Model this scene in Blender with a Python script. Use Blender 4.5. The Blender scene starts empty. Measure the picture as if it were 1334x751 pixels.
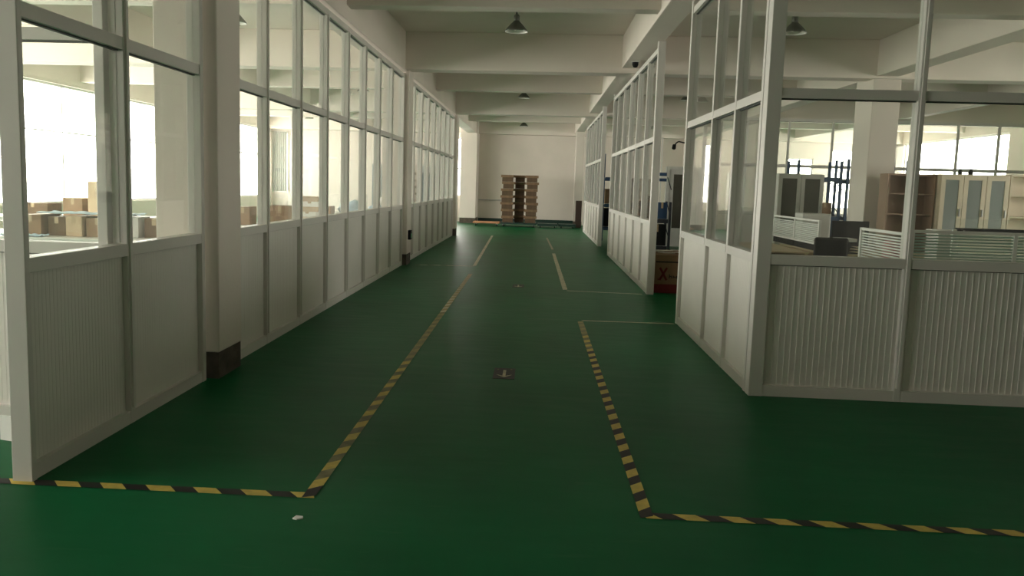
import bpy, bmesh, math, random
from mathutils import Matrix, Vector
random.seed(7)
S = bpy.context.scene
C = S.collection

# ------------------------------------------------------------------ camera, world, light, exposure
F_PX, CX, CY = 982.3652, 641.4813, 342.6946
YAW, PITCH, ROLL = -0.056, -0.1035, -0.0288
fw = Vector((math.sin(YAW)*math.cos(PITCH), math.cos(YAW)*math.cos(PITCH), math.sin(PITCH)))
rt = Vector((math.cos(YAW), -math.sin(YAW), 0)); dn = fw.cross(rt)
r2 = math.cos(ROLL)*rt + math.sin(ROLL)*dn; d2 = -math.sin(ROLL)*rt + math.cos(ROLL)*dn
cam = bpy.data.cameras.new('camera'); co = bpy.data.objects.new('camera', cam); C.objects.link(co)
m = Matrix.Identity(4)
for i in range(3):
    m[i][0] = r2[i]; m[i][1] = -d2[i]; m[i][2] = -fw[i]
m[2][3] = 1.5
co.matrix_world = m
cam.sensor_width = 36; cam.lens = F_PX*36/1334
cam.shift_x = (667-CX)/1334; cam.shift_y = -(375.5-CY)/1334
cam.clip_start = .05; cam.clip_end = 300
S.camera = co

S.view_settings.view_transform = 'Standard'; S.view_settings.look = 'None'
S.view_settings.gamma = 1; S.view_settings.use_curve_mapping = False
S.view_settings.exposure = 0.32
cy = S.cycles
cy.use_denoising = True
cy.max_bounces = 10; cy.diffuse_bounces = 6; cy.glossy_bounces = 4; cy.transmission_bounces = 4
cy.transparent_max_bounces = 40; cy.sample_clamp_indirect = 6; cy.caustics_reflective = False; cy.caustics_refractive = False

w = bpy.data.worlds.new('overcast_sky'); S.world = w; w.use_nodes = True
nt = w.node_tree; bgn = nt.nodes['Background']
tc = nt.nodes.new('ShaderNodeTexCoord'); sx = nt.nodes.new('ShaderNodeSeparateXYZ')
cr = nt.nodes.new('ShaderNodeValToRGB')
nt.links.new(tc.outputs['Generated'], sx.inputs[0]); nt.links.new(sx.outputs['Z'], cr.inputs[0])
e = cr.color_ramp.elements
e[0].position = 0.0; e[0].color = (1.0, .92, .83, 1)
e[1].position = 0.04; e[1].color = (1.0, .935, .86, 1)
nt.links.new(cr.outputs[0], bgn.inputs[0]); bgn.inputs[1].default_value = 13.0

XW, XE, YS, YN = -10.7, 13.7, -8.0, 30.0      # inner faces of the hall
COLY = (-2.75, 5.35, 13.45, 21.6)
ZS = 4.1
WIN = [(-1.8, 5.1), (6.3, 13.2), (14.4, 21.35), (22.55, 29.5)]     # left side
WINR = [(6.3, 10.6), (23.1, 29.5)]                             # right side
WZ = (0.8, 3.45)

def portal(x, y0, y1, face):
    l = bpy.data.lights.new('window_daylight', 'AREA'); l.shape = 'RECTANGLE'
    l.size = WZ[1]-WZ[0]; l.size_y = y1-y0; l.cycles.is_portal = True
    o = bpy.data.objects.new('window_daylight', l); C.objects.link(o)
    o.location = (x, (y0+y1)/2, (WZ[0]+WZ[1])/2)
    o.rotation_euler = (0, math.pi/2*face, 0)
for a, b in WIN: portal(XW-.3, a, b, -1)
for a, b in WINR: portal(XE+.3, a, b, 1)

# ------------------------------------------------------------------ materials
def mat(name, col, rough=.6, metal=0, spec=.5, noise=None, bump=None):
    """noise=(scale, amount): mottles the colour; bump=(scale, strength)"""
    M = bpy.data.materials.new(name); M.use_nodes = True
    n = M.node_tree; p = n.nodes['Principled BSDF']
    p.inputs['Base Color'].default_value = (*col, 1); p.inputs['Roughness'].default_value = rough
    p.inputs['Metallic'].default_value = metal; p.inputs['Specular IOR Level'].default_value = spec
    t = n.nodes.new('ShaderNodeTexCoord')
    sc, am = noise or (6, .06)
    nz = n.nodes.new('ShaderNodeTexNoise'); nz.inputs['Scale'].default_value = sc; nz.inputs['Detail'].default_value = 5
    n.links.new(t.outputs['Object'], nz.inputs['Vector'])
    mr = n.nodes.new('ShaderNodeMapRange'); mr.inputs['From Min'].default_value = .3; mr.inputs['From Max'].default_value = .7
    mr.inputs['To Min'].default_value = 1-am; mr.inputs['To Max'].default_value = 1+am
    n.links.new(nz.outputs['Fac'], mr.inputs['Value'])
    mx = n.nodes.new('ShaderNodeMix'); mx.data_type = 'RGBA'; mx.blend_type = 'MULTIPLY'; mx.inputs['Factor'].default_value = 1
    mx.inputs['A'].default_value = (*col, 1)
    n.links.new(mr.outputs['Result'], mx.inputs['B']); n.links.new(mx.outputs['Result'], p.inputs['Base Color'])
    if bump:
        nb = n.nodes.new('ShaderNodeTexNoise'); nb.inputs['Scale'].default_value = bump[0]
        n.links.new(t.outputs['Object'], nb.inputs['Vector'])
        bp = n.nodes.new('ShaderNodeBump'); bp.inputs['Strength'].default_value = bump[1]; bp.inputs['Distance'].default_value = .01
        n.links.new(nb.outputs['Fac'], bp.inputs['Height']); n.links.new(bp.outputs['Normal'], p.inputs['Normal'])
    return M

def glass(name, tint, dust_haze=.03):  # thin dust film that also stands in for bloom haze near bright windows
    M = bpy.data.materials.new(name); M.use_nodes = True
    n = M.node_tree; n.nodes.remove(n.nodes['Principled BSDF']); out = n.nodes['Material Output']
    tr = n.nodes.new('ShaderNodeBsdfTransparent'); tr.inputs[0].default_value = (*tint, 1)
    gl = n.nodes.new('ShaderNodeBsdfGlossy'); gl.inputs['Roughness'].default_value = .02
    df = n.nodes.new('ShaderNodeBsdfDiffuse'); df.inputs[0].default_value = (.8, .82, .76, 1)
    lw = n.nodes.new('ShaderNodeLayerWeight'); lw.inputs[0].default_value = .5
    pw_ = n.nodes.new('ShaderNodeMath'); pw_.operation = 'POWER'; pw_.inputs[1].default_value = 5
    n.links.new(lw.outputs['Facing'], pw_.inputs[0])
    fr = n.nodes.new('ShaderNodeMath'); fr.operation = 'MULTIPLY_ADD'; fr.inputs[1].default_value = .75; fr.inputs[2].default_value = .03
    n.links.new(pw_.outputs[0], fr.inputs[0])
    m1 = n.nodes.new('ShaderNodeMixShader'); m2 = n.nodes.new('ShaderNodeMixShader'); m2.inputs[0].default_value = dust_haze
    n.links.new(fr.outputs[0], m1.inputs[0]); n.links.new(tr.outputs[0], m1.inputs[1]); n.links.new(gl.outputs[0], m1.inputs[2])
    tl = n.nodes.new('ShaderNodeBsdfTranslucent'); tl.inputs[0].default_value = (.85, .86, .8, 1)
    m3 = n.nodes.new('ShaderNodeMixShader'); n.links.new(df.outputs[0], m3.inputs[1]); n.links.new(tl.outputs[0], m3.inputs[2])
    n.links.new(m1.outputs[0], m2.inputs[1]); n.links.new(m3.outputs[0], m2.inputs[2]); n.links.new(m2.outputs[0], out.inputs[0])
    return M

def floor_mat():
    M = bpy.data.materials.new('green_epoxy'); M.use_nodes = True
    n = M.node_tree; p = n.nodes['Principled BSDF']; t = n.nodes.new('ShaderNodeTexCoord')
    def noise(sc, det, mp=None):
        z = n.nodes.new('ShaderNodeTexNoise'); z.inputs['Scale'].default_value = sc; z.inputs['Detail'].default_value = det
        if mp:
            q = n.nodes.new('ShaderNodeMapping'); q.inputs['Scale'].default_value = mp; q.inputs['Rotation'].default_value = (0, 0, .35)
            n.links.new(t.outputs['Object'], q.inputs[0]); n.links.new(q.outputs[0], z.inputs['Vector'])
        else: n.links.new(t.outputs['Object'], z.inputs['Vector'])
        return z
    a = noise(.8, 6); b = noise(2.2, 8, (1, 5, 1))
    r = n.nodes.new('ShaderNodeValToRGB'); n.links.new(a.outputs['Fac'], r.inputs[0])
    r.color_ramp.elements[0].position = .3; r.color_ramp.elements[0].color = (.002, .100, .032, 1)
    r.color_ramp.elements[1].position = .75; r.color_ramp.elements[1].color = (.006, .148, .053, 1)
    s = n.nodes.new('ShaderNodeMapRange'); s.inputs['From Min'].default_value = .62; s.inputs['From Max'].default_value = .85
    n.links.new(b.outputs['Fac'], s.inputs['Value'])
    mx = n.nodes.new('ShaderNodeMix'); mx.data_type = 'RGBA'; mx.inputs['B'].default_value = (.07, .17, .09, 1)
    ml = n.nodes.new('ShaderNodeMath'); ml.operation = 'MULTIPLY'; ml.inputs[1].default_value = .6
    n.links.new(s.outputs['Result'], ml.inputs[0]); n.links.new(ml.outputs[0], mx.inputs['Factor'])
    n.links.new(r.outputs[0], mx.inputs['A']); n.links.new(mx.outputs['Result'], p.inputs['Base Color'])
    rr = n.nodes.new('ShaderNodeMapRange'); rr.inputs['To Min'].default_value = .34; rr.inputs['To Max'].default_value = .5
    n.links.new(b.outputs['Fac'], rr.inputs['Value']); n.links.new(rr.outputs['Result'], p.inputs['Roughness'])
    p.inputs['Specular IOR Level'].default_value = .12
    return M

FLOOR = floor_mat()
WALL = mat('warm_white_plaster', (.73, .67, .605), .8, noise=(1.3, .04), bump=(25, .15))
CEIL = mat('ceiling_paint', (.76, .70, .63), .85, noise=(.8, .05))
CONC = mat('bare_concrete', (.085, .07, .052), .9, noise=(9, .4), bump=(14, .8))
ALU = mat('grey_white_aluminium', (.68, .66, .62), .42, noise=(2, .03))
PANEL = mat('white_ribbed_panel', (.77, .75, .70), .55, noise=(1.5, .04))
SEAL = mat('dark_rubber_seal', (.06, .07, .06), .7)
GLASS = glass('partition_glass', (.965, .98, .965), .028)
WGLASS = glass('window_glass', (.97, .98, .98), .01)
WFR = mat('window_frame_white', (.75, .76, .74), .45)
YEL = mat('tape_yellow', (.62, .47, .10), .5, noise=(20, .15))
BLK = mat('tape_black', (.012, .010, .010), .5, noise=(20, .3))
PALE = mat('worn_tape_pale', (.58, .55, .40), .6, noise=(9, .25))
WORN = mat('worn_tape_brown', (.20, .19, .10), .6, noise=(12, .3))
OLDY = mat('faded_tape_yellow', (.40, .34, .15), .6, noise=(14, .2))
OLDB = mat('faded_tape_brown', (.27, .25, .13), .6, noise=(14, .25))
CARD = mat('cardboard', (.27, .17, .095), .85, noise=(8, .12))
CARD2 = mat('cardboard_dark', (.15, .095, .05), .85, noise=(8, .15))
STK1 = mat('backlit_tray_board', (.20, .125, .07), .85, noise=(8, .15))  # cardboard darkened for the stacks, their backlit look put into the colour
STK2 = mat('shaded_tray_board', (.11, .07, .04), .85, noise=(8, .15))  # carton bodies darker still, shade under the lids painted in
CARDL = mat('cardboard_light', (.55, .42, .28), .85, noise=(8, .1))
RED = mat('red_print', (.16, .010, .010), .7)
INK = mat('black_print', (.02, .015, .015), .7)
TAPEC = mat('packing_tape', (.45, .34, .20), .35)
WOOD = mat('orange_plywood', (.50, .24, .12), .6, noise=(5, .2))
DGREEN = mat('dark_green_steel', (.012, .04, .03), .5)
STEEL = mat('galvanised_steel', (.45, .46, .45), .4, .6)
RUB = mat('black_rubber', (.02, .02, .02), .8)
CAST = mat('grey_caster', (.35, .37, .38), .5)
BLUE = mat('blue_rack_paint', (.02, .06, .13), .55)
DWOOD = mat('dark_brown_board', (.05, .03, .02), .7)
DARKF = mat('dark_rack_paint', (.02, .022, .028), .6)
WHITE = mat('white_laminate', (.78, .78, .75), .4)
BEIGE = mat('beige_laminate', (.58, .46, .30), .5, noise=(3, .06))
WALN = mat('brown_laminate', (.30, .20, .14), .55, noise=(3, .1))
CREAM = mat('cream_laminate', (.64, .56, .42), .5)
GREYP = mat('light_grey_steel', (.58, .58, .54), .45)
DGLASS = mat('dark_cabinet_glass', (.075, .072, .055), .15, spec=.5)
SGLASS = mat('cabinet_glass', (.22, .25, .24), .1, spec=.8)
BLACKP = mat('black_plastic', (.012, .012, .013), .7, spec=.2)
SHEET = mat('pale_blue_sheet', (.50, .66, .78), .5, noise=(6, .15))
PAPER = mat('white_paper', (.82, .82, .78), .7)
SHADE = mat('lamp_shade_grey', (.10, .11, .085), .45, .5)
ENAM = mat('white_enamel', (.85, .84, .78), .35)
FROST = mat('frosted_stripe', (.70, .74, .70), .6)
FROSTG = mat('green_frosted_stripe', (.36, .50, .42), .5)
PINK = mat('pink_cloth', (.62, .25, .26), .7)
GRN = mat('green_plastic', (.03, .30, .12), .5)
LOCK = mat('grey_blue_steel', (.22, .28, .30), .5)

# ------------------------------------------------------------------ builders
class MB:
    def __init__(s): s.b = bmesh.new(); s.mats = []
    def mi(s, m):
        if m is None: return 0
        if m not in s.mats: s.mats.append(m)
        return s.mats.index(m)
    def box(s, x0, x1, y0, y1, z0, z1, m=None, bev=0):
        i = s.mi(m)
        r = bmesh.ops.create_cube(s.b, size=1, matrix=Matrix.Translation(((x0+x1)/2, (y0+y1)/2, (z0+z1)/2)) @ Matrix.Diagonal((abs(x1-x0), abs(y1-y0), abs(z1-z0), 1)))
        fs = {f for v in r['verts'] for f in v.link_faces}
        if bev:
            es = {e for f in fs for e in f.edges}
            rr = bmesh.ops.bevel(s.b, geom=list(es), offset=bev, segments=2, affect='EDGES', profile=.5)
            fs = {f for f in fs if f.is_valid} | set(rr['faces'])
        for f in fs: f.material_index = i
        return s
    def prism(s, pts, z0, z1, m=None):
        i = s.mi(m)
        a = [s.b.verts.new((x, y, z0)) for x, y in pts]; c = [s.b.verts.new((x, y, z1)) for x, y in pts]
        n = len(pts); fs = [s.b.faces.new(a[::-1]), s.b.faces.new(c)]
        for k in range(n): fs.append(s.b.faces.new((a[k], a[(k+1) % n], c[(k+1) % n], c[k])))
        for f in fs: f.material_index = i
        return s
    def rod(s, p, q, r, m=None, seg=12):
        i = s.mi(m); p = Vector(p); q = Vector(q); d = q-p
        mt = Matrix.Translation((p+q)/2) @ d.to_track_quat('Z', 'Y').to_matrix().to_4x4()
        rr = bmesh.ops.create_cone(s.b, cap_ends=True, segments=seg, radius1=r, radius2=r, depth=d.length, matrix=mt)
        for f in {f for v in rr['verts'] for f in v.link_faces}: f.material_index = i
        return s
    def lathe(s, prof, cx=0, cy=0, m=None, seg=28):
        i = s.mi(m); rings = []
        for r, z in prof:
            rings.append([s.b.verts.new((cx+r*math.cos(2*math.pi*k/seg), cy+r*math.sin(2*math.pi*k/seg), z)) for k in range(seg)])
        for a, c in zip(rings, rings[1:]):
            for k in range(seg):
                f = s.b.faces.new((a[k], a[(k+1) % seg], c[(k+1) % seg], c[k])); f.material_index = i; f.smooth = True
        return s
    def build(s, name, m, parent=None, loc=None, rotz=0):
        me = bpy.data.meshes.new(name)
        bmesh.ops.recalc_face_normals(s.b, faces=s.b.faces)
        s.b.to_mesh(me); s.b.free()
        for k in (s.mats or [m]): me.materials.append(k)
        o = bpy.data.objects.new(name, me); C.objects.link(o)
        if parent: o.parent = parent
        if loc: o.location = loc
        if rotz: o.rotation_euler = (0, 0, rotz)
        return o

def thing(name, label, cat, loc=(0, 0, 0), rotz=0, group=None):
    o = bpy.data.objects.new(name, None); C.objects.link(o); o.empty_display_size = .2
    o.location = loc; o.rotation_euler = (0, 0, rotz); o['label'] = label; o['category'] = cat
    if group: o['group'] = group
    return o
def tag(o, label, cat, group=None):
    o['label'] = label; o['category'] = cat
    if group: o['group'] = group
    return o
def struct(o): o['kind'] = 'structure'; return o
def dup(root, loc, rotz=None, label=None, group=None):
    r = root.copy(); C.objects.link(r); r.location = loc
    if rotz is not None: r.rotation_euler = (0, 0, rotz)
    if label: r['label'] = label
    if group: r['group'] = group
    def kids(src, dst):
        for ch in list(src.children):
            c = ch.copy(); C.objects.link(c); c.parent = dst; kids(ch, c)
    kids(root, r)
    return r
def bx(x0, x1, y0, y1, z0, z1, bev=0): return MB().box(x0, x1, y0, y1, z0, z1, None, bev)

# ------------------------------------------------------------------ the hall
struct(bx(XW-.3, XE+.3, YS-.2, YN+.2, -.2, 0).build('floor', FLOOR))
struct(bx(XW-.3, XE+.3, YS-.2, YN+.2, ZS, ZS+.2).build('ceiling', CEIL))
def side_wall(name, x0, x1, wins):
    b = MB(); b.box(x0, x1, YS-.2, YN+.2, 0, WZ[0]); b.box(x0, x1, YS-.2, YN+.2, WZ[1], ZS)
    prev = YS-.2
    for a, c in wins: b.box(x0, x1, prev, a, WZ[0], WZ[1]); prev = c
    b.box(x0, x1, prev, YN+.2, WZ[0], WZ[1])
    struct(b.build(name, WALL))
side_wall('wall_left', XW-.25, XW, WIN); side_wall('wall_right', XE, XE+.25, WINR)
wn = [0]
def window(axis, fixed, a, c, z0, z1, n, transom):
    """axis 'Y': runs along Y at x=fixed; 'X': runs along X at y=fixed"""
    wn[0] += 1
    fr = MB(); T = .05
    def bb(u0, u1, p0, p1, q0, q1):
        if axis == 'Y': fr.box(fixed+p0, fixed+p1, u0, u1, q0, q1)
        else: fr.box(u0, u1, fixed+p0, fixed+p1, q0, q1)
    bb(a, c, -.04, .04, z0, z0+T); bb(a, c, -.04, .04, z1-T, z1)
    for k in range(n+1):
        u = a+(c-a)*k/n
        u0 = min(max(u-.02, a), c-.04); bb(u0, u0+.04, -.035, .035, z0+T, z1-T)
    if transom: bb(a+.05, c-.05, -.03, .03, transom-.018, transom+.018)
    o = struct(fr.build('window_%d' % wn[0], WFR))
    g = MB()
    for k in range(n):
        u0 = a+(c-a)*k/n+.03; u1 = a+(c-a)*(k+1)/n-.03
        for q0, q1 in ([(z0+T, transom-.03), (transom+.03, z1-T)] if transom else [(z0+T, z1-T)]):
            if axis == 'Y': g.box(fixed-.003, fixed+.003, u0, u1, q0, q1)
            else: g.box(u0, u1, fixed-.003, fixed+.003, q0, q1)
    g.build('window_pane', WGLASS, o)
for a, c in WIN:
    window('Y', XW-.12, a, c, WZ[0], WZ[1], 3, 2.4)
for a, c in WINR:
    window('Y', XE+.12, a, c, WZ[0], WZ[1], 3, 2.2)
# far wall with openings: windows near its two ends
OPEN = [(-10.62, -10.02, .95, 3.35), (-3.75, -2.95, 1.0, 3.3), (9.6, 10.6, .95, 2.85), (11.2, 12.3, .95, 3.2)]
b = MB(); prev = XW-.25
for a, c, z0, z1 in OPEN:
    b.box(prev, a, YN, YN+.2, 0, ZS); b.box(a, c, YN, YN+.2, 0, z0); b.box(a, c, YN, YN+.2, z1, ZS); prev = c
b.box(prev, XE+.25, YN, YN+.2, 0, ZS)
struct(b.build('wall_back', WALL))
for a, c, z0, z1 in OPEN: window('X', YN+.1, a, c, z0, z1, 2 if c-a > .9 else 1, 2.1)
struct(bx(XW-.25, XE+.25, YS-.2, YS, 0, ZS).build('wall_front', WALL))
struct(bx(-2.31, 1.62, YN-.03, YN, 0, .17).build('baseboard_back', DGREEN))
c_ = MB().rod((-2.3, YN-.03, .89), (-1.0, YN-.03, .89), .02).build('trim_1', STEEL); struct(c_)

# columns
def column(x0, x1, y0, y1, ztop, skirt=True):
    o = struct(bx(x0, x1, y0, y1, .2 if skirt else 0, ztop, .012).build('column', WALL))
    if skirt:
        bx(x0+.008, x1-.008, y0+.008, y1-.008, 0, .2).build('column_skirting', CONC, o)
    return o
for k, y in enumerate(COLY): column(-2.78, -2.31, y+(.02 if k == 1 else 0), y+.45, ZS)
column(-2.95, -2.33, 28.9, YN, ZS)
for y in COLY: column(5.62, 6.08, y-.1, y+.6, ZS)
column(5.62, 6.08, 29.5, YN, ZS)
column(1.4, 1.72, 28.6, 28.95, ZS)

# beams
def beam(x0, x1, y0, y1, z0): struct(bx(x0, x1, y0, y1, z0, ZS, .01).build('ceiling_beam', CEIL))
for y in (-2.6, 5.45, 13.3, 21.4, 29.6): beam(XW, XE, y, min(y+.38, YN), 3.46)
for y in (1.15, 9.22, 17.3, 25.45): beam(XW, XE, y, y+.24, 3.6)
for x0, x1, z in ((-2.72, -2.36, 3.43), (1.38, 1.70, 3.55), (5.64, 6.0, 3.50), (9.7, 9.95, 3.57), (-6.75, -6.5, 3.57)):
    beam(x0, x1, YS, YN, z)

# ------------------------------------------------------------------ glass partitions
def ribs(b, x0, x1, z0, z1, side, fine):
    n = max(2, round((x1-x0)/(.03 if fine else .042))); p = (x1-x0)/n; hh = .0118 if fine else .0148; ww = .003 if fine else .004
    for k in range(n):
        u = x0+(k+.5)*p
        ya, yb = (-hh, -.011) if side < 0 else (.011, hh)
        b.box(u-ww, u+ww, ya, yb, z0, z1)
def partition(label, loc, rotz, posts, zs, zm, zt, pw=.05, pd=.09, ends=(.09, .05), post_top=None, group=None, upper=True, fine=True):
    """posts: distances of post centres along the run (local x)."""
    t = thing('glass_partition', label, 'partition', loc, rotz, group)
    n = len(posts)
    W = [pw]*n; W[0] = ends[0]; W[-1] = ends[1]
    for k, u in enumerate(posts):
        top = post_top if (post_top and k in (0, n-1)) else zt
        d = pd+(.012 if k in (0, n-1) else 0)
        b = bx(u-W[k]/2, u+W[k]/2, -d/2, d/2, 0, top, .004)
        if 0 < k < n-1:   # the pressed lips that hold the glass
            b.box(u-.012, u+.012, -d/2-.012, -d/2, .1, top-.06)
        b.build('post', ALU, t)
    def rail(z0, z1, nm, dd=0):
        for k in range(n-1):
            a = posts[k]+W[k]/2; c = posts[k+1]-W[k+1]/2
            b = MB(); b.box(a, c, -pd/2+.004-dd, pd/2-.004+dd, z0, z1, ALU)
            if nm != 'bottom_rail': b.box(a, c, -.012, .012, z0-.008, z0, SEAL)
            b.build(nm, ALU, t)
    rail(0, .08, 'bottom_rail'); rail(zs-.07, zs, 'sill_rail', .006); rail(zm-.035, zm+.035, 'middle_rail'); rail(zt-.07, zt, 'top_rail')
    for k in range(n-1):
        a = posts[k]+W[k]/2; c = posts[k+1]-W[k+1]/2
        b = bx(a, c, -.011, .011, .08, zs-.078)
        ribs(b, a+.005, c-.005, .085, zs-.08, -1, fine); ribs(b, a+.005, c-.005, .085, zs-.08, 1, fine)
        b.build('lower_panel', PANEL, t)
        bx(a, c, -.003, .003, zs, zm-.043).build('glass_pane', GLASS, t)
        if upper: bx(a, c, -.003, .003, zm+.035, zt-.078).build('glass_pane', GLASS, t)
    return t
H = math.pi/2
LZ = (1.09, 2.245, 3.40)
XL = -2.44
partition('near left glass partition with two bays, ending at the first column', (XL, 3.39, 0), H,
          [.018, .93, 1.91], *LZ, ends=(.036, .05), post_top=3.43)
partition('long left glass partition of eight bays between first and second columns', (XL, 5.81, 0), H,
          [.03]+[6.63-5.81+.955*k for k in range(7)]+[7.60], *LZ, ends=(.05, .05))
partition('far left glass partition between the second and third columns', (XL, 13.91, 0), H,
          [.03, .70, 1.67, 2.63, 3.60, 4.57, 5.52, 6.47, 7.64], *LZ, ends=(.05, .06))
partition('glass cross partition behind the near left partition, running off to the left', (-2.50, 4.32, 0), math.pi,
          [.03, 1.9, 3.8, 5.7, 7.6, 8.15], 1.09, 2.29, 3.40, ends=(.06, .06))
RZ = (1.05, 2.207, 3.465)
XR = 1.66
partition('right glass partition facing the camera, with wide ribbed lower panels', (XR, 5.60, 0), 0,
          [0, 1.02, 1.98, 2.94, 3.9, 4.86, 5.82, 6.78, 7.74, 8.7, 9.66, 10.62, 11.58, 12.0], *RZ, ends=(.10, .05), post_top=3.46, fine=False)
partition('near right glass partition of three bays along the green aisle', (XR, 5.66, 0), H,
          [.03, .80, 1.62, 2.84], *RZ, ends=(.05, .06), post_top=3.54)
partition('middle right glass partition beside the red and brown carton', (XR, 10.78, 0), H,
          [.05, 1.02, 2.05, 3.1, 4.15, 5.2, 6.1], *RZ, ends=(.10, .06), post_top=3.54)
partition('farthest right glass partition near the far white wall', (XR-.02, 19.4, 0), H,
          [.05, 1.05, 2.05, 3.05, 4.05, 5.05, 6.2], *RZ, ends=(.10, .06), post_top=3.54)
partition('rear glass cross partition far behind the office cabinets and blue racks', (4.25, 20.0, 0), 0,
          [.03, 1.1, 2.15, 3.25, 4.3, 5.35, 6.35, 7.35, 8.4, 9.42], 1.0, 2.2, 3.40, pw=.05, pd=.06)

# ------------------------------------------------------------------ floor tape and marks
def tape(name, pts, wd, pitch, ma, mb, label, group=None, worn=None):
    """pts: polyline corners; striped band with slanted stripes, one mesh"""
    b = MB(); ia = b.mi(ma); ib = b.mi(mb); wear = [(b.mi(p), b.mi(q)) for p, q in ((YEL, WORN), (OLDY, OLDB), (PALE, OLDY))] if worn else None
    for si, (p, q) in enumerate(zip(pts, pts[1:])):
        p = Vector(p); q = Vector(q)
        d = (q-p); L = d.length+(wd/2 if si < len(pts)-2 else 0); d.normalize(); nrm = Vector((-d.y, d.x))
        s0 = -wd/2 if si else 0
        k = 0; s = s0; sl = -wd*.9
        hz = .0025+.0004*si
        while s < L-1e-4:
            e_ = min(s+pitch/2*random.uniform(.93, 1.07), L)
            def P(u, v):
                uu = min(max(u+v/wd*sl, s0), L); r = p+d*uu+nrm*v
                return (r.x, r.y)
            v = wd/2
            poly = [P(s, -v), P(e_, -v), P(e_, v), P(s, v)]
            vs = [b.b.verts.new((x, y, hz)) for x, y in poly]
            try:
                f = b.b.faces.new(vs); f.material_index = ia if k % 2 else ib
                if worn:
                    yy = (p+d*s).y
                    lv = sum(yy > q for q in worn)
                    if lv: f.material_index = wear[lv-1][0 if k % 2 else 1]
            except ValueError: pass
            s = e_; k += 1
    bmesh.ops.dissolve_degenerate(b.b, dist=1e-5, edges=b.b.edges)
    return tag(b.build(name, ma), label, 'floor tape', group)
tape('hazard_tape', [(-3.3, 3.375), (-1.03, 3.405), (-1.06, 12.5)], .062, .235, YEL, BLK,
     'yellow and black striped L-shaped floor tape starting under the near left partition post', None, (3.6, 6.2, 8.6))
tape('hazard_tape', [(2.75, 3.40), (.555, 3.375), (.535, 8.4)], .062, .205, YEL, BLK,
     'yellow and black striped L-shaped floor tape on the right, in front of the corner office', None, (6.8, 7.6, 99))
tape('floor_tape', [(-1.1, 13.75), (-1.27, 22.2)], .06, .24, PALE, PALE, 'pale worn floor tape at the far left of the aisle leading to the stacked cartons')
tape('floor_tape', [(.46, 10.95), (.42, 16.9)], .07, .24, PALE, PALE, 'pale worn floor tape running away from the middle right partition')
tape('floor_tape', [(.42, 17.9), (.33, 22.0)], .05, .24, PALE, WORN, 'shortest faint floor tape in the far right of the aisle')
tape('floor_tape', [(-2.2, 13.6), (-1.08, 13.7)], .06, .24, PALE, WORN, 'thin pale cross tape on the floor by the second left column')
tape('floor_tape', [(.55, 8.44), (1.6, 8.46)], .045, .24, PALE, PALE, 'thin pale cross tape from the striped tape to the near right partition end')
tape('floor_tape', [(.47, 10.86), (1.56, 10.78)], .045, .24, PALE, PALE, 'thin pale cross tape ending at the middle right partition post')
def decal(x, y, label, s=1):
    t = thing('arrow_decal', label, 'floor sign', (x, y, 0), 0, 'arrow decals on the aisle floor')
    bx(-.085*s, .085*s, -.17*s, .17*s, 0, .002).build('backing', BLK, t)
    b = MB()
    b.prism([(-.012, -.10), (.012, -.10), (.012, .1), (-.012, .1)], .002, .0035)
    b.prism([(-.06, -.045), (-.05, -.065), (0, -.125), (0, -.095)], .002, .0036)
    b.prism([(.06, -.045), (0, -.095), (0, -.125), (.05, -.065)], .002, .0037)
    b.build('arrow', PALE, t)
    bx(.045, .06, .11, .14, .002, .0035).build('mark', WORN, t); bx(-.06, -.05, .1, .13, .002, .0035).build('mark', WORN, t)
decal(-.21, 5.9, 'dark floor decal with a pale arrow, the nearer of two in the aisle')
decal(-.23, 11.2, 'dark floor decal with an arrow, the farther one in the aisle')
sc = MB().prism([(-.02, -.012), (.0, -.018), (.024, -.006), (.02, .012), (-.012, .016)], 0, .006).build('debris_chip', PAPER, None, (-1.01, 3.16, .0005))
tag(sc, 'tiny white chip lying on the green floor below the left tape corner', 'debris')

# folded white card leaning at the foot of the cross partition
b = MB(); b.prism([(-.09, -.02), (.06, -.05), (.065, -.04), (-.085, -.01)], 0, .14); b.prism([(-.09, -.02), (-.085, -.01), (-.03, .09), (-.04, .09)], 0, .10)
tag(b.build('folded_card', PAPER, None, (-2.86, 3.95, 0)), 'folded white card standing on the floor left of the near left post', 'card')

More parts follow.
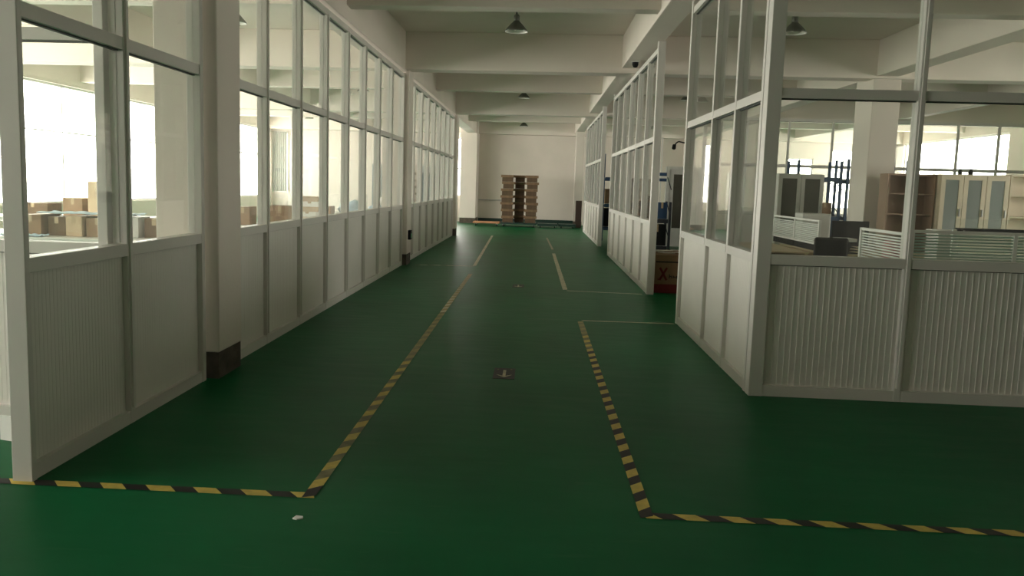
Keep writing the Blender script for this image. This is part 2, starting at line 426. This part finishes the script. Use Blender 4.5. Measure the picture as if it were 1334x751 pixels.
# ------------------------------------------------------------------ pendant lamps
def make_lamp(label, x, y, zb, top):
    t = thing('pendant_lamp', label, 'lamp', (x, y, zb), 0, 'bell pendant lamps under the ceiling')
    MB().lathe([(.145, 0), (.148, .006), (.125, .04), (.075, .095), (.045, .125), (.04, .135), (.0, .137)]).build('lamp_shade', SHADE, t)
    MB().lathe([(.142, .004), (.12, .042), (.07, .093), (.04, .122), (0, .124)]).build('reflector', ENAM, t)
    MB().lathe([(0, .015), (.022, .025), (.03, .045), (.022, .075), (.014, .1), (.014, .12)], seg=14).build('bulb', ENAM, t)
    MB().lathe([(0, .137), (.035, .137), (.038, .15), (.038, .2), (.025, .215), (0, .217)], seg=18).build('lamp_holder', SHADE, t)
    MB().rod((0, 0, .21), (0, 0, top-zb), .008).build('cord', BLACKP, t)
    return t
lamps = [(-.33, 9.75, 3.42, 'largest bell pendant lamp, hanging over the aisle nearest the camera'),
         (-.38, 17.8, 3.51, 'second bell pendant lamp over the aisle, just past the middle beam'),
         (-.52, 25.9, 3.49, 'farthest bell pendant lamp over the aisle before the white wall'),
         (-3.95, 9.75, 3.47, 'bell pendant lamp half hidden behind the first left column'),
         (-4.15, 17.8, 3.58, 'bell pendant lamp seen through the upper panes of the long left partition'),
         (-7.9, 25.9, 3.57, 'small far bell pendant lamp seen through the lower left panes'),
         (3.1, 9.75, 3.46, 'bell pendant lamp inside the right office, near the corner post'),
         (3.05, 17.0, 3.5, 'bell pendant lamp seen in the gap between the right partitions'),
         (7.3, 17.8, 3.58, 'bell pendant lamp seen left of the office column'),
         (11.2, 17.8, 3.58, 'rightmost bell pendant lamp above the office window band')]
lamps[7] = (3.35, 17.8, 3.54, lamps[7][3])
for x, y, z, l in lamps: make_lamp(l, x, y, z, ZS)

# ------------------------------------------------------------------ far end: dollies and stacked cartons
def dolly(label, x0, x1, y0, y1, m, z=.15, group=None, th=.05):
    t = thing('platform_dolly', label, 'dolly', ((x0+x1)/2, (y0+y1)/2, 0), 0, group)
    hx, hy = (x1-x0)/2, (y1-y0)/2
    bx(-hx, hx, -hy, hy, z-th, z, .006).build('platform', m, t)
    for sx in (-1, 1):
        for sy in (-1, 1):
            cx_, cy_ = sx*(hx-.1), sy*(hy-.1)
            c = bx(cx_-.03, cx_+.03, cy_-.025, cy_+.025, .055, z-th).build('caster', CAST, t)
            MB().rod((cx_-.015, cy_, .045), (cx_+.015, cy_, .045), .045, seg=16).build('wheel', RUB, c)
dolly('orange plywood platform dolly, empty, left of the stacked cartons', -2.28, -1.32, 27.2, 27.9, WOOD)
dolly('dark platform dolly under the stacked brown cartons', -1.28, .02, 27.2, 28.2, DGREEN)
dolly('low dark empty dolly by the wall, next to the cartons', .06, .78, 27.2, 27.8, DGREEN, th=.085)
dolly('low dark empty dolly in the right corner by the far partition', .82, 1.44, 27.25, 27.8, DGREEN, th=.085)
def carton(label, x, y, z, sx, sy, sz, m, rz=0, group=None, lid=None, marks=True):
    t = thing('carton', label, 'carton', (x, y, z), rz, group)
    ins = .02 if lid else 0
    bx(-sx/2+ins, sx/2-ins, -sy/2+ins, sy/2-ins, 0, sz-(.09 if lid else 0), .004).build('box_body', m, t)
    if lid: bx(-sx/2-.02, sx/2+.02, -sy/2-.02, sy/2+.02, sz-.09, sz-.004, .004).build('lid', lid, t)
    elif marks:
        b = MB(); b.box(-.025, .025, -sy/2-.001, sy/2+.001, sz-.001, sz+.001); b.box(-.025, .025, -sy/2-.002, -sy/2, sz*.65, sz+.001)
        b.build('sealing_tape', TAPEC, t)
    return t
ordn = ['bottom', 'second', 'third', 'fourth', 'fifth', 'sixth', 'top']
for nm, x, y, sx in (('left', -1.05, 27.5, .42), ('middle', -.63, 27.98, .38), ('right', -.2, 27.5, .42)):
    for k in range(7):
        jx = random.uniform(-.03, .03) if nm != 'middle' else 0
        carton('%s brown lidded carton of the %s stack by the white wall' % (ordn[k], nm), x+jx, y+(0 if nm == 'middle' else random.uniform(-.015, .015)), .151+k*.245,
               sx, .38, .244, STK2, random.uniform(-.04, .04) if nm != 'middle' else 0, 'brown lidded cartons stacked by the far wall', STK1)

# switch box on the second left column
t = thing('switch_box', 'small black switch box with green cover on second left column', 'switch box', (-2.31, 13.9, .46))
bx(0, .05, -.35, -.2, 0, .17, .004).build('housing', BLACKP, t); bx(.05, .056, -.33, -.24, .03, .11).build('green_cover', GRN, t)
t = thing('detector', 'tiny dark detector mounted under the ceiling beam above middle right partition', 'detector', (1.52, 12.6, 3.55))
MB().lathe([(0, -.1), (.035, -.09), (.05, -.05), (.05, 0)]).build('detector_head', BLACKP, t); bx(-.06, .06, -.06, .06, -.015, 0).build('mount', GREYP, t)

# ------------------------------------------------------------------ left workroom
def table(label, x0, x1, y0, y1, z, top, leg, group=None):
    t = thing('work_table', label, 'table', ((x0+x1)/2, (y0+y1)/2, 0), 0, group)
    hx, hy = (x1-x0)/2, (y1-y0)/2
    bx(-hx, hx, -hy, hy, z-.03, z, .004).build('tabletop', top, t)
    for sy in (-1, 1): bx(-hx+.06, hx-.06, sy*(hy-.06)-.015, sy*(hy-.06)+.015, z-.09, z-.03).build('apron', leg, t)
    for sx in (-1, 1):
        for sy in (-1, 1): bx(sx*(hx-.05)-.02, sx*(hx-.05)+.02, sy*(hy-.05)-.02, sy*(hy-.05)+.02, 0, z-.03).build('leg', leg, t)
    return t
table('long white work table full of cartons behind the near left glass', -6.9, -4.3, 8.2, 9.3, .76, WHITE, ALU)
table('white work table in the left room, farther from the near glass', -8.9, -5.3, 11.6, 12.8, .78, WHITE, ALU)
table('white work table close behind the long left partition', -4.7, -3.0, 10.4, 11.6, .8, WHITE, ALU)
table('far white work table with bags and cartons behind the long left partition', -4.6, -2.95, 13.9, 16.4, .8, WHITE, ALU)
spec = [(-5.86, 8.6, .27, .34, .24, CARD, 'brown carton at the left end of the near table row'),
        (-5.56, 8.62, .22, .3, .22, CARD2, 'darker carton, second in the near table row'),
        (-5.33, 8.58, .2, .3, .235, CARDL, 'pale carton, third in the near table row'),
        (-5.05, 8.6, .27, .34, .22, CARD, 'brown carton, fourth in the near table row'),
        (-4.74, 8.65, .25, .3, .24, GREYP, 'grey box near the right end of the near table row'),
        (-4.44, 8.7, .24, .3, .23, CARD2, 'brown carton at the right end of the near table row')]
for x, y, sx, sy, sz, m_, l in spec: carton(l, x, y, .761, sx, sy, sz, m_, random.uniform(-.08, .08), 'cartons on the left room tables')
def sheet(label, x0, x1, y0, y1, z):
    b = bmesh.new(); nx, ny = 24, 14; g = []
    for i in range(nx+1):
        for j in range(ny+1):
            u, v = i/nx, j/ny
            g.append(b.verts.new((x0+(x1-x0)*u, y0+(y1-y0)*v, z+.012+.012*math.sin(u*19+v*5)*math.sin(v*11))))
    for i in range(nx):
        for j in range(ny):
            b.faces.new((g[i*(ny+1)+j], g[(i+1)*(ny+1)+j], g[(i+1)*(ny+1)+j+1], g[i*(ny+1)+j+1]))
    me = bpy.data.meshes.new('plastic_sheet'); b.to_mesh(me); b.free(); me.materials.append(SHEET)
    o = bpy.data.objects.new('plastic_sheet', me); C.objects.link(o)
    sm = o.modifiers.new('s', 'SOLIDIFY'); sm.thickness = .006
    tag(o, label, 'sheet')
sheet('pale blue plastic sheet lying on the cartons of the near left table', -5.8, -4.65, 8.45, 8.78, 1.018)
sheet('pale blue plastic sheet at the front edge of the near left table', -6.1, -5.6, 8.22, 8.38, .765)
for x, y, z, sx, sy, sz, m_, l in [(-7.62, 12.2, .781, .34, .35, .3, CARD, 'carton on the farther white table of the left room'),
        (-7.22, 12.2, .781, .28, .35, .58, CARDL, 'tall pale carton on the farther white table of the left room'),
        (-8.3, 12.2, .781, .5, .4, .2, CARD2, 'low wide carton at left on the farther table of the left room'),
        (-4.31, 11.0, .801, .22, .3, .27, CARD, 'square carton nearest the first column on the close table'),
        (-3.74, 11.0, .801, .38, .35, .3, CARD, 'wide brown carton in the middle of the close left table')]:
    carton(l, x, y, z, sx, sy, sz, m_, random.uniform(-.05, .05), 'cartons on the left room tables')
for k in range(6):
    carton('%s flat pale carton of the low pile on the close table' % ordn[k], -3.33+random.uniform(-.02, .02), 11.0, .801+k*.075, .26, .26, .074, CARDL if k % 2 else PAPER, random.uniform(-.1, .1), 'pile of flat cartons behind the long left partition')
def bag(label, x, y, z, r, h, m_):
    b = bmesh.new(); bmesh.ops.create_icosphere(b, subdivisions=3, radius=1)
    for v in b.verts:
        p = v.co; k = 1+.16*math.sin(p.x*7+x*3)*math.cos(p.y*6)+.1*math.sin(p.z*9+y)
        v.co = Vector((p.x*r*k, p.y*r*k*.8, max(p.z, -.75)*h*.57*(1+.15*math.sin(p.x*5))+h*.5))
    zm = min(v.co.z for v in b.verts)
    for v in b.verts: v.co.z -= zm
    for f in b.faces: f.smooth = True
    me = bpy.data.meshes.new('plastic_bag'); b.to_mesh(me); b.free(); me.materials.append(m_)
    o = bpy.data.objects.new('plastic_bag', me); C.objects.link(o); o.location = (x, y, z); tag(o, label, 'bag')
bag('pale blue plastic bag on the far left room table', -3.55, 14.4, .801, .24, .3, SHEET)
bag('second, smaller pale blue bag on the far left room table', -3.25, 15.2, .801, .17, .22, SHEET)
bag('crumpled white bag at the end of the far left room table', -3.3, 16.0, .801, .18, .36, PAPER)
carton('low brown carton before the blue bag on the far left table', -4.05, 14.3, .801, .3, .3, .2, CARD, 0, 'cartons on the left room tables')
# tall lockers at the far wall
for k, (x, l) in enumerate(((-6.1, 'leftmost grey-blue steel locker at the far wall'), (-5.2, 'middle grey-blue steel locker at the far wall'), (-4.3, 'grey-blue steel locker nearest the third column at far wall'))):
    t = thing('steel_locker', l, 'locker', (x, 29.3, 0), 0, 'grey-blue lockers at the far wall')
    bx(-.35, .35, 0, .28, .05, 2.2, .006).build('locker_body', GREYP, t)
    for s in (-1, 1):
        d = bx(s*.175-.16, s*.175+.16, -.02, 0, .1, 2.15).build('door', LOCK, t)
        bx(s*.04-.01, s*.04+.01, -.045, -.02, 1.0, 1.15).build('handle', STEEL, d)
    b = MB()
    for a in (-.3, .3): b.box(a-.03, a+.03, .03, .09, 0, .05); b.box(a-.03, a+.03, .2, .26, 0, .05)
    b.build('foot', BLACKP, t)

# ------------------------------------------------------------------ right office
def screen(label, x, y, rz, L, z0, z1, label_group='desk divider screens', top=.0, bays=1, base=False, stripe=None, dark=0):
    """striped frosted glass desk screen in a white frame"""
    t = thing('desk_screen', label, 'desk screen', (x, y, 0), rz, label_group)
    for k in range(bays+1):
        u = L*k/bays; bx(u-.015, u+.015, -.015, .015, z0, z1+.01).build('frame_post', WHITE, t)
    for z in (z0, z1): bx(.015, L-.015, -.012, .012, z-.012, z+.012).build('frame_rail', WHITE, t)
    for k in range(bays):
        a, c = L*k/bays+.015, L*(k+1)/bays-.015
        if base: bx(a, c, -.008, .008, z0-.09, z0-.012).build('dark_gap_strip', BLACKP, t)  # added black strip standing in for the dark gap under the screen
        g = bx(a, c, -.003, .003, z0+.012, z1-.012).build('glass_panel', GLASS, t)
        b = MB(); n = int((z1-z0-.03)/.024)
        for j in range(n): b.box(a, c, -.0045, .0045, z0+.02+j*.024, z0+.02+j*.024+.013)
        b.build('frosted_stripes', stripe or FROST, g)
    if dark: bx(.03, dark, -.03, .03, z1-.02, z1+.03).build('dark_trim', BLACKP, t)
    if top:
        bx(.0, L, -.004, .004, z1+.012, z1+top).build('clear_top', GLASS, t)
    return t
def desk(label, x0, x1, y0, y1, z=.75):
    t = thing('office_desk', label, 'desk', ((x0+x1)/2, (y0+y1)/2, 0), 0, 'office desks')
    hx, hy = (x1-x0)/2, (y1-y0)/2
    bx(-hx, hx, -hy, hy, z-.025, z, .004).build('desktop', BEIGE, t)
    for s in (-1, 1): bx(s*(hx-.03)-.02, s*(hx-.03)+.02, -hy+.03, hy-.03, 0, z-.025).build('side_panel', BEIGE, t)
    bx(-hx+.06, hx-.06, hy-.08, hy-.06, .25, z-.025).build('modesty_panel', WALN, t)
desk('beige office desk just behind the camera-facing glass', 3.1, 4.7, 6.4, 7.5)
screen('striped glass desk screen right behind the camera-facing partition', 3.06, 6.32, 0, 1.62, .90, 1.22, bays=2, stripe=FROSTG)
screen('striped glass desk screen running back from the office mullion', 3.04, 7.22, -H, .86, .86, 1.19)
desk('beige office desk behind the first, carrying black monitor', 3.62, 4.7, 9.7, 11.4)
desk('beige office desk left of the framed striped screen', 2.72, 3.53, 9.9, 11.5)
screen('striped two-bay desk screen seen beside the corner post', 3.56, 9.7, H, 1.8, .87, 1.16, bays=2, base=True)
desk('second office desk row on the right, in front of bookcases', 4.75, 7.6, 9.2, 10.5)
screen('clear low desk screen in front of the tall bookcases', 4.9, 9.15, 0, 3.0, .80, 1.12, top=.14, bays=2, dark=.8)
def monitor(label, x, y, z, w_, rz, m_=BLACKP):
    t = thing('computer_monitor', label, 'monitor', (x, y, z), rz)
    bx(-w_/2, w_/2, -.02, .02, .06, .06+w_*.68, .006).build('display', m_, t)
    b = MB(); b.box(-.03, .03, .02, .05, 0, .2); b.box(-.1, .1, -.06, .09, 0, .012); b.build('stand', m_, t)
    bx(-w_/2+.015, w_/2-.015, .02, .022, .075, .045+w_*.68).build('screen_face', DGLASS, t)
monitor('black monitor back, right of the two-bay screen', 4.22, 10.4, .75, .50, .1)
t = thing('boxy_monitor', 'light grey boxy monitor rising behind the two-bay screen', 'monitor', (3.98, 11.15, .75))
bx(-.2, .2, -.18, .15, .09, .47, .02).build('display', GREYP, t); bx(-.12, .12, -.1, .1, 0, .09).build('base', GREYP, t)
t = thing('office_chair', 'black office chair between the two-bay screen and black monitor', 'chair', (3.5, 8.9, 0))
bx(-.24, .24, -.22, .22, .42, .5, .03).build('seat', BLACKP, t)
bx(-.2, .2, .2, .26, .58, .99, .03).build('backrest', BLACKP, t)
MB().rod((0, 0, .1), (0, 0, .42), .025).build('gas_post', STEEL, t)
bx(-.03, .03, .2, .24, .44, .6).build('back_bracket', BLACKP, t)
for k in range(5):
    a = k*math.tau/5
    l = MB().rod((0, 0, .1), (.28*math.cos(a), .28*math.sin(a), .06), .018).build('leg', BLACKP, t)
    MB().rod((.28*math.cos(a)-.012, .28*math.sin(a), .03), (.28*math.cos(a)+.012, .28*math.sin(a), .03), .03).build('wheel', RUB, l)
t = thing('document_tray', 'black document tray with papers on the office desk', 'tray', (4.0, 10.0, .75))
b = MB()
for z in (0, .07, .14): b.box(-.13, .13, -.16, .16, z, z+.008)
for sx in (-1, 1):
    for sy in (-1, 1): b.box(sx*.125-.005, sx*.125+.005, sy*.155-.005, sy*.155+.005, 0, .2)
b.build('tray_shelves', BLACKP, t); bx(-.1, .1, -.14, .14, .148, .19).build('papers', PAPER, t)
b = MB().prism([(-.13, -.02), (.13, -.02), (.12, .02), (-.12, .02)], 0, .12)
tag(b.build('desk_calendar', PAPER, None, (3.85, 7.1, .75)), 'white desk calendar on the desk behind the front glass', 'calendar')
o = bx(-.08, .08, -.1, .1, 0, .36, .03).build('cloth_bundle', PINK, None, (3.18, 6.85, .75)); tag(o, 'pink cloth bundle behind the screen left of the mullion', 'cloth bundle')
t = thing('keyboard_tray', 'flat black keyboard on the desk behind the front glass', 'keyboard', (4.2, 6.8, .75))
bx(-.22, .22, -.07, .07, 0, .02, .004).build('case', BLACKP, t); bx(-.2, .2, -.055, .055, .02, .026).build('keys', SHADE, t)
t = thing('potted_plant', 'tiny green pot plant at the left edge of the office glass', 'plant', (2.4, 7.35, .75))
table('small white side table just inside the corner of the office', 2.1, 2.7, 7.1, 7.6, .75, WHITE, ALU)
MB().lathe([(0, 0), (.03, 0), (.04, .06), (.036, .06), (0, .055)]).build('pot', PAPER, t)
b = MB()
for k in range(9):
    a = k*.7; b.rod((0, 0, .05), (.04*math.cos(a), .04*math.sin(a), .1+.004*k), .008, seg=6)
b.build('leaves', GRN, t)

def bookcase(label, x0, x1, y0, y1, h, m_, inner, nsh, doors=0, dg=SGLASS, split=.85, group='office cabinets'):
    t = thing('bookcase' if not doors else 'glass_door_cabinet', label, 'cabinet', ((x0+x1)/2, (y0+y1)/2, 0), 0, group)
    hx, hy = (x1-x0)/2, (y1-y0)/2
    b = MB()
    b.box(-hx, -hx+.03, -hy, hy, 0, h); b.box(hx-.03, hx, -hy, hy, 0, h); b.box(-hx+.03, hx-.03, -hy, hy, h-.03, h); b.box(-hx+.03, hx-.03, -hy, hy, 0, .08)
    b.build('carcass', m_, t)
    bx(-hx+.03, hx-.03, hy-.012, hy, .08, h-.03).build('back_panel', inner, t)
    for k in range(nsh):
        z = split+(h-split)*(k)/nsh; bx(-hx+.03, hx-.03, -hy+.02, hy-.015, z, z+.022).build('shelf', m_, t)
    if doors:
        wd = (2*hx)/doors
        for k in range(doors):
            a = -hx+k*wd+.004; c = a+wd-.008
            b = MB(); b.box(a, a+.07, -hy-.02, -hy, split, h-.01); b.box(c-.07, c, -hy-.02, -hy, split, h-.01)
            b.box(a+.07, c-.07, -hy-.02, -hy, h-.09, h-.01); b.box(a+.07, c-.07, -hy-.02, -hy, split, split+.08)
            d = b.build('door', m_, t)
            bx(a+.07, c-.07, -hy-.012, -hy-.008, split+.08, h-.09).build('door_glass', dg, d)
            bx(c-.045, c-.03, -hy-.04, -hy-.02, split+.35, split+.47).build('handle', STEEL, d)
            bx(a, c, -hy-.02, -hy, .08, split-.006).build('lower_door', m_, t)
    return t
bookcase('open brown bookcase standing before the office column', 5.76, 6.53, 12.85, 13.15, 1.87, WALN, WALN, 3)
bookcase('cream cabinet with three glass doors between the bookcases', 6.55, 7.63, 12.75, 13.15, 1.88, CREAM, WALN, 3, 3)
bookcase('open cream bookcase right of the glass door cabinet', 7.65, 8.9, 12.75, 13.15, 1.90, CREAM, CREAM, 3)
bookcase('grey cabinet with two dark glass doors left of the blue rack', 4.6, 5.45, 14.8, 15.2, 1.87, GREYP, GREYP, 2, 2, DGLASS)
for x, z, l in ((6.2, 1.871, 'small dark object on the brown bookcase'), (6.95, 1.881, 'left dark object on top of the cream cabinet'), (7.12, 1.881, 'right dark object on top of the cream cabinet')):
    o = MB().lathe([(0, 0), (.03, 0), (.035, .05), (.02, .08), (.02, .1), (0, .1)], seg=14).build('bottle', BLACKP, None, (x, 12.95, z)); tag(o, l, 'bottle')

def rack(label, x0, x1, y0, y1, h, shelves, group='blue steel racks', RM=None):
    RM = RM or BLUE
    t = thing('steel_rack', label, 'rack', ((x0+x1)/2, (y0+y1)/2, 0), 0, group)
    hx, hy = (x1-x0)/2, (y1-y0)/2
    for sx in (-1, 1):
        for sy in (-1, 1): bx(sx*hx-.028, sx*hx+.028, sy*hy-.022, sy*hy+.022, 0, h).build('upright', RM, t)
        b = MB()
        for k in range(3): b.rod((sx*hx, -hy, .3+k*.6), (sx*hx, hy, .6+k*.6), .012, seg=6)
        b.build('brace', RM, t)
    for z in shelves:
        for sy in (-1, 1): bx(-hx+.04, hx-.04, sy*hy-.02, sy*hy+.02, z-.1, z).build('beam', RM, t)
        bx(-hx+.04, hx-.04, -hy+.02, hy-.02, z-.02, z+.002).build('shelf', GREYP, t)
    return t
rack('blue rack seen between grey cabinet and office column, right upright', 5.9, 6.85, 17.6, 18.3, 2.25, (.3, 1.0, 1.88))
rack('blue rack directly left of the office column, behind the grey cabinet', 7.0, 8.3, 17.6, 18.3, 2.3, (.3, 1.0, 1.85))
rack('blue rack seen in the gap between middle and far right partitions', 1.88, 2.75, 21.6, 22.3, 2.45, (.4, 1.05, 1.8))
rack('low dark rack behind the open gap beside the near right partition', 2.6, 3.25, 18.6, 19.2, 1.2, (.12, .78), 'blue steel racks', DARKF)
n = 0
for x, y, z, sx, sz, m_, l in [(6.2, 17.95, 1.003, .3, .4, PINK, 'reddish carton on the middle shelf of the office rack'), (6.6, 17.95, 1.003, .3, .3, CARD, 'brown carton on the middle shelf of the office rack'),
        (6.4, 17.95, .303, .5, .4, CARD2, 'dark carton on the lowest shelf of the office rack'), (2.15, 21.95, 1.053, .42, .42, CARD2, 'dark carton on the gap rack middle shelf'),
        (2.15, 21.95, .403, .42, .52, BLACKP, 'black bin on the gap rack lowest shelf'), (2.5, 21.95, .403, .22, .5, BLACKP, 'second black bin on the gap rack lowest shelf'),
        (2.98, 18.9, .123, .42, .52, BLACKP, 'black crate on the bottom shelf of the low dark rack'), (3.07, 18.9, .783, .25, .40, BLUE, 'blue crate on the top shelf of the low dark rack'), (2.8, 18.9, .783, .2, .55, CARD2, 'brown carton beside the blue crate on the low dark rack')]:
    carton(l, x, y, z, sx, .4, sz, m_, 0, None)

# door set in the rear of the gap, part of the rear partition line
t = thing('door_frame_unit', 'grey framed door with dark glass seen through the right gap', 'door', (3.34, 20.0, 0))
b = MB(); b.box(0, .08, -.05, .05, 0, 2.1); b.box(.82, .9, -.05, .05, 0, 2.1); b.box(.08, .82, -.05, .05, 2.02, 2.1); b.build('frame', GREYP, t)
b = MB(); b.box(.08, .2, -.02, .02, .02, 2.02); b.box(.7, .82, -.02, .02, .02, 2.02); b.box(.2, .7, -.02, .02, 1.9, 2.02); b.box(.2, .7, -.02, .02, .02, .5)
d = b.build('door_leaf', GREYP, t); bx(.2, .7, -.005, .005, .5, 1.9).build('door_glass', DGLASS, d); MB().rod((.76, -.06, 1.0), (.66, -.06, 1.0), .01).build('handle', STEEL, d)
# sign hanging from a pole
t = thing('hanging_sign', 'blue sign with white band on a thin pole in the right gap', 'sign', (3.1, 19.3, 0))
MB().rod((0, 0, 0), (0, 0, 2.8), .012).build('pole', GREYP, t)
b = MB(); b.box(-.14, .14, -.03, -.014, 1.70, 1.775, BLUE); b.box(-.14, .14, -.03, -.014, 1.775, 1.835, PAPER); b.box(-.14, .14, -.03, -.014, 1.835, 1.92, BLUE); b.build('board', BLUE, t)
# wall fan bracket
t = thing('wall_fan', 'dark wall fan on a curved arm above the grey framed door', 'fan', (3.6, 19.9, 2.6))
b = MB(); pr = [(-.1, 0, .02), (-.06, 0, .1), (0, 0, .14), (.1, 0, .12), (.2, 0, .1)]
for p, q in zip(pr, pr[1:]): b.rod(p, q, .018)
b.build('arm', BLACKP, t)
MB().rod((-.12, -.03, -.04), (-.10, .03, .04), .05).build('motor', BLACKP, t); bx(.18, .24, -.03, .03, .06, .14).build('mount', BLACKP, t)
MB().rod((.2, .05, -2.6), (.2, .05, 1.2), .02).build('support_pole', GREYP, t)

# red and brown carton in the gap
t = thing('printed_carton', 'big brown carton with red base band and red cross print in right gap', 'carton', (2.2, 11.35, 0))
bx(-.45, .45, -.35, .35, 0, .56, .006).build('box_body', CARD, t)
bx(-.452, .452, -.352, .352, 0, .13).build('red_band', RED, t)
b = MB()
def stroke(x0, z0, x1, z1, wd):
    dx, dz = x1-x0, z1-z0; L = math.hypot(dx, dz); nx, nz = -dz/L*wd/2, dx/L*wd/2
    vs = [b.b.verts.new((x, -.3525, z)) for x, z in ((x0-nx, z0-nz), (x1-nx, z1-nz), (x1+nx, z1+nz), (x0+nx, z0+nz))]
    b.b.faces.new(vs)
stroke(-.38, .37, -.28, .19, .03); stroke(-.28, .37, -.38, .19, .03); stroke(-.41, .2, -.36, .2, .015)
b.build('red_cross_print', RED, t)
b = MB()
for k, (x, hgt) in enumerate([(-.24, .055), (-.185, .04), (-.135, .04), (-.085, .04), (-.035, .045)]):
    stroke(x, .22, x, .22+hgt, .014); stroke(x, .22+hgt*.5, x+.028, .22+hgt*.5, .012); stroke(x+.028, .22, x+.028, .22+hgt*.7, .012)
stroke(-.44, .455, .44, .455, .02)
b.build('dark_lettering', INK, t)
carton('open brown carton lying behind the printed carton', 2.2, 12.3, 0, .9, .8, .5, CARD2)
b = MB(); random.seed(3)
for k in range(7):
    x, y = random.uniform(-.28, .28), random.uniform(-.2, .2)
    a = random.uniform(0, 3)
    pts = [(x+.13*math.cos(a+j*H+.2*(j % 2)), y+.09*math.sin(a+j*H)) for j in range(4)]
    b.prism(pts, .002+k*.006, .007+k*.006)
tag(b.build('paper_heap', PAPER, None, (2.1, 11.3, .56)), 'loose white papers heaped on the printed carton', 'papers')
t = thing('upright_board', 'dark brown upright board leaning by the far corner column', 'board', (1.42, 27.9, 0))
bx(.02, .24, 0, .05, .01, 1.0).build('panel', DWOOD, t); bx(.02, .24, .05, .3, .0, .06).build('foot', BLACKP, t)

# curtain hanging before the far left window
CURT = mat('grey_curtain', (.50, .51, .47), .9)
b = MB(); n = 40; pts = [(-10.64+.62*i/n, .025*math.sin(i*1.25)) for i in range(n+1)]
b.prism(pts+[(x, y-.006) for x, y in pts[::-1]], 0, 2.35)
t = thing('curtain', 'grey pleated curtain over the small window in the far left corner', 'curtain', (0, 29.93, 1.0))
b.build('cloth', CURT, t); MB().rod((-10.68, 0, 2.36), (-9.98, 0, 2.36), .012).build('curtain_rod', STEEL, t)

t = thing('document_box', 'white document box on the second desk row behind the dark-trimmed screen', 'box', (4.93, 9.45, .75))
bx(-.12, .12, -.14, .14, 0, .3, .004).build('box_body', PAPER, t); bx(-.125, .125, -.145, .145, .3, .36, .004).build('lid', PAPER, t)
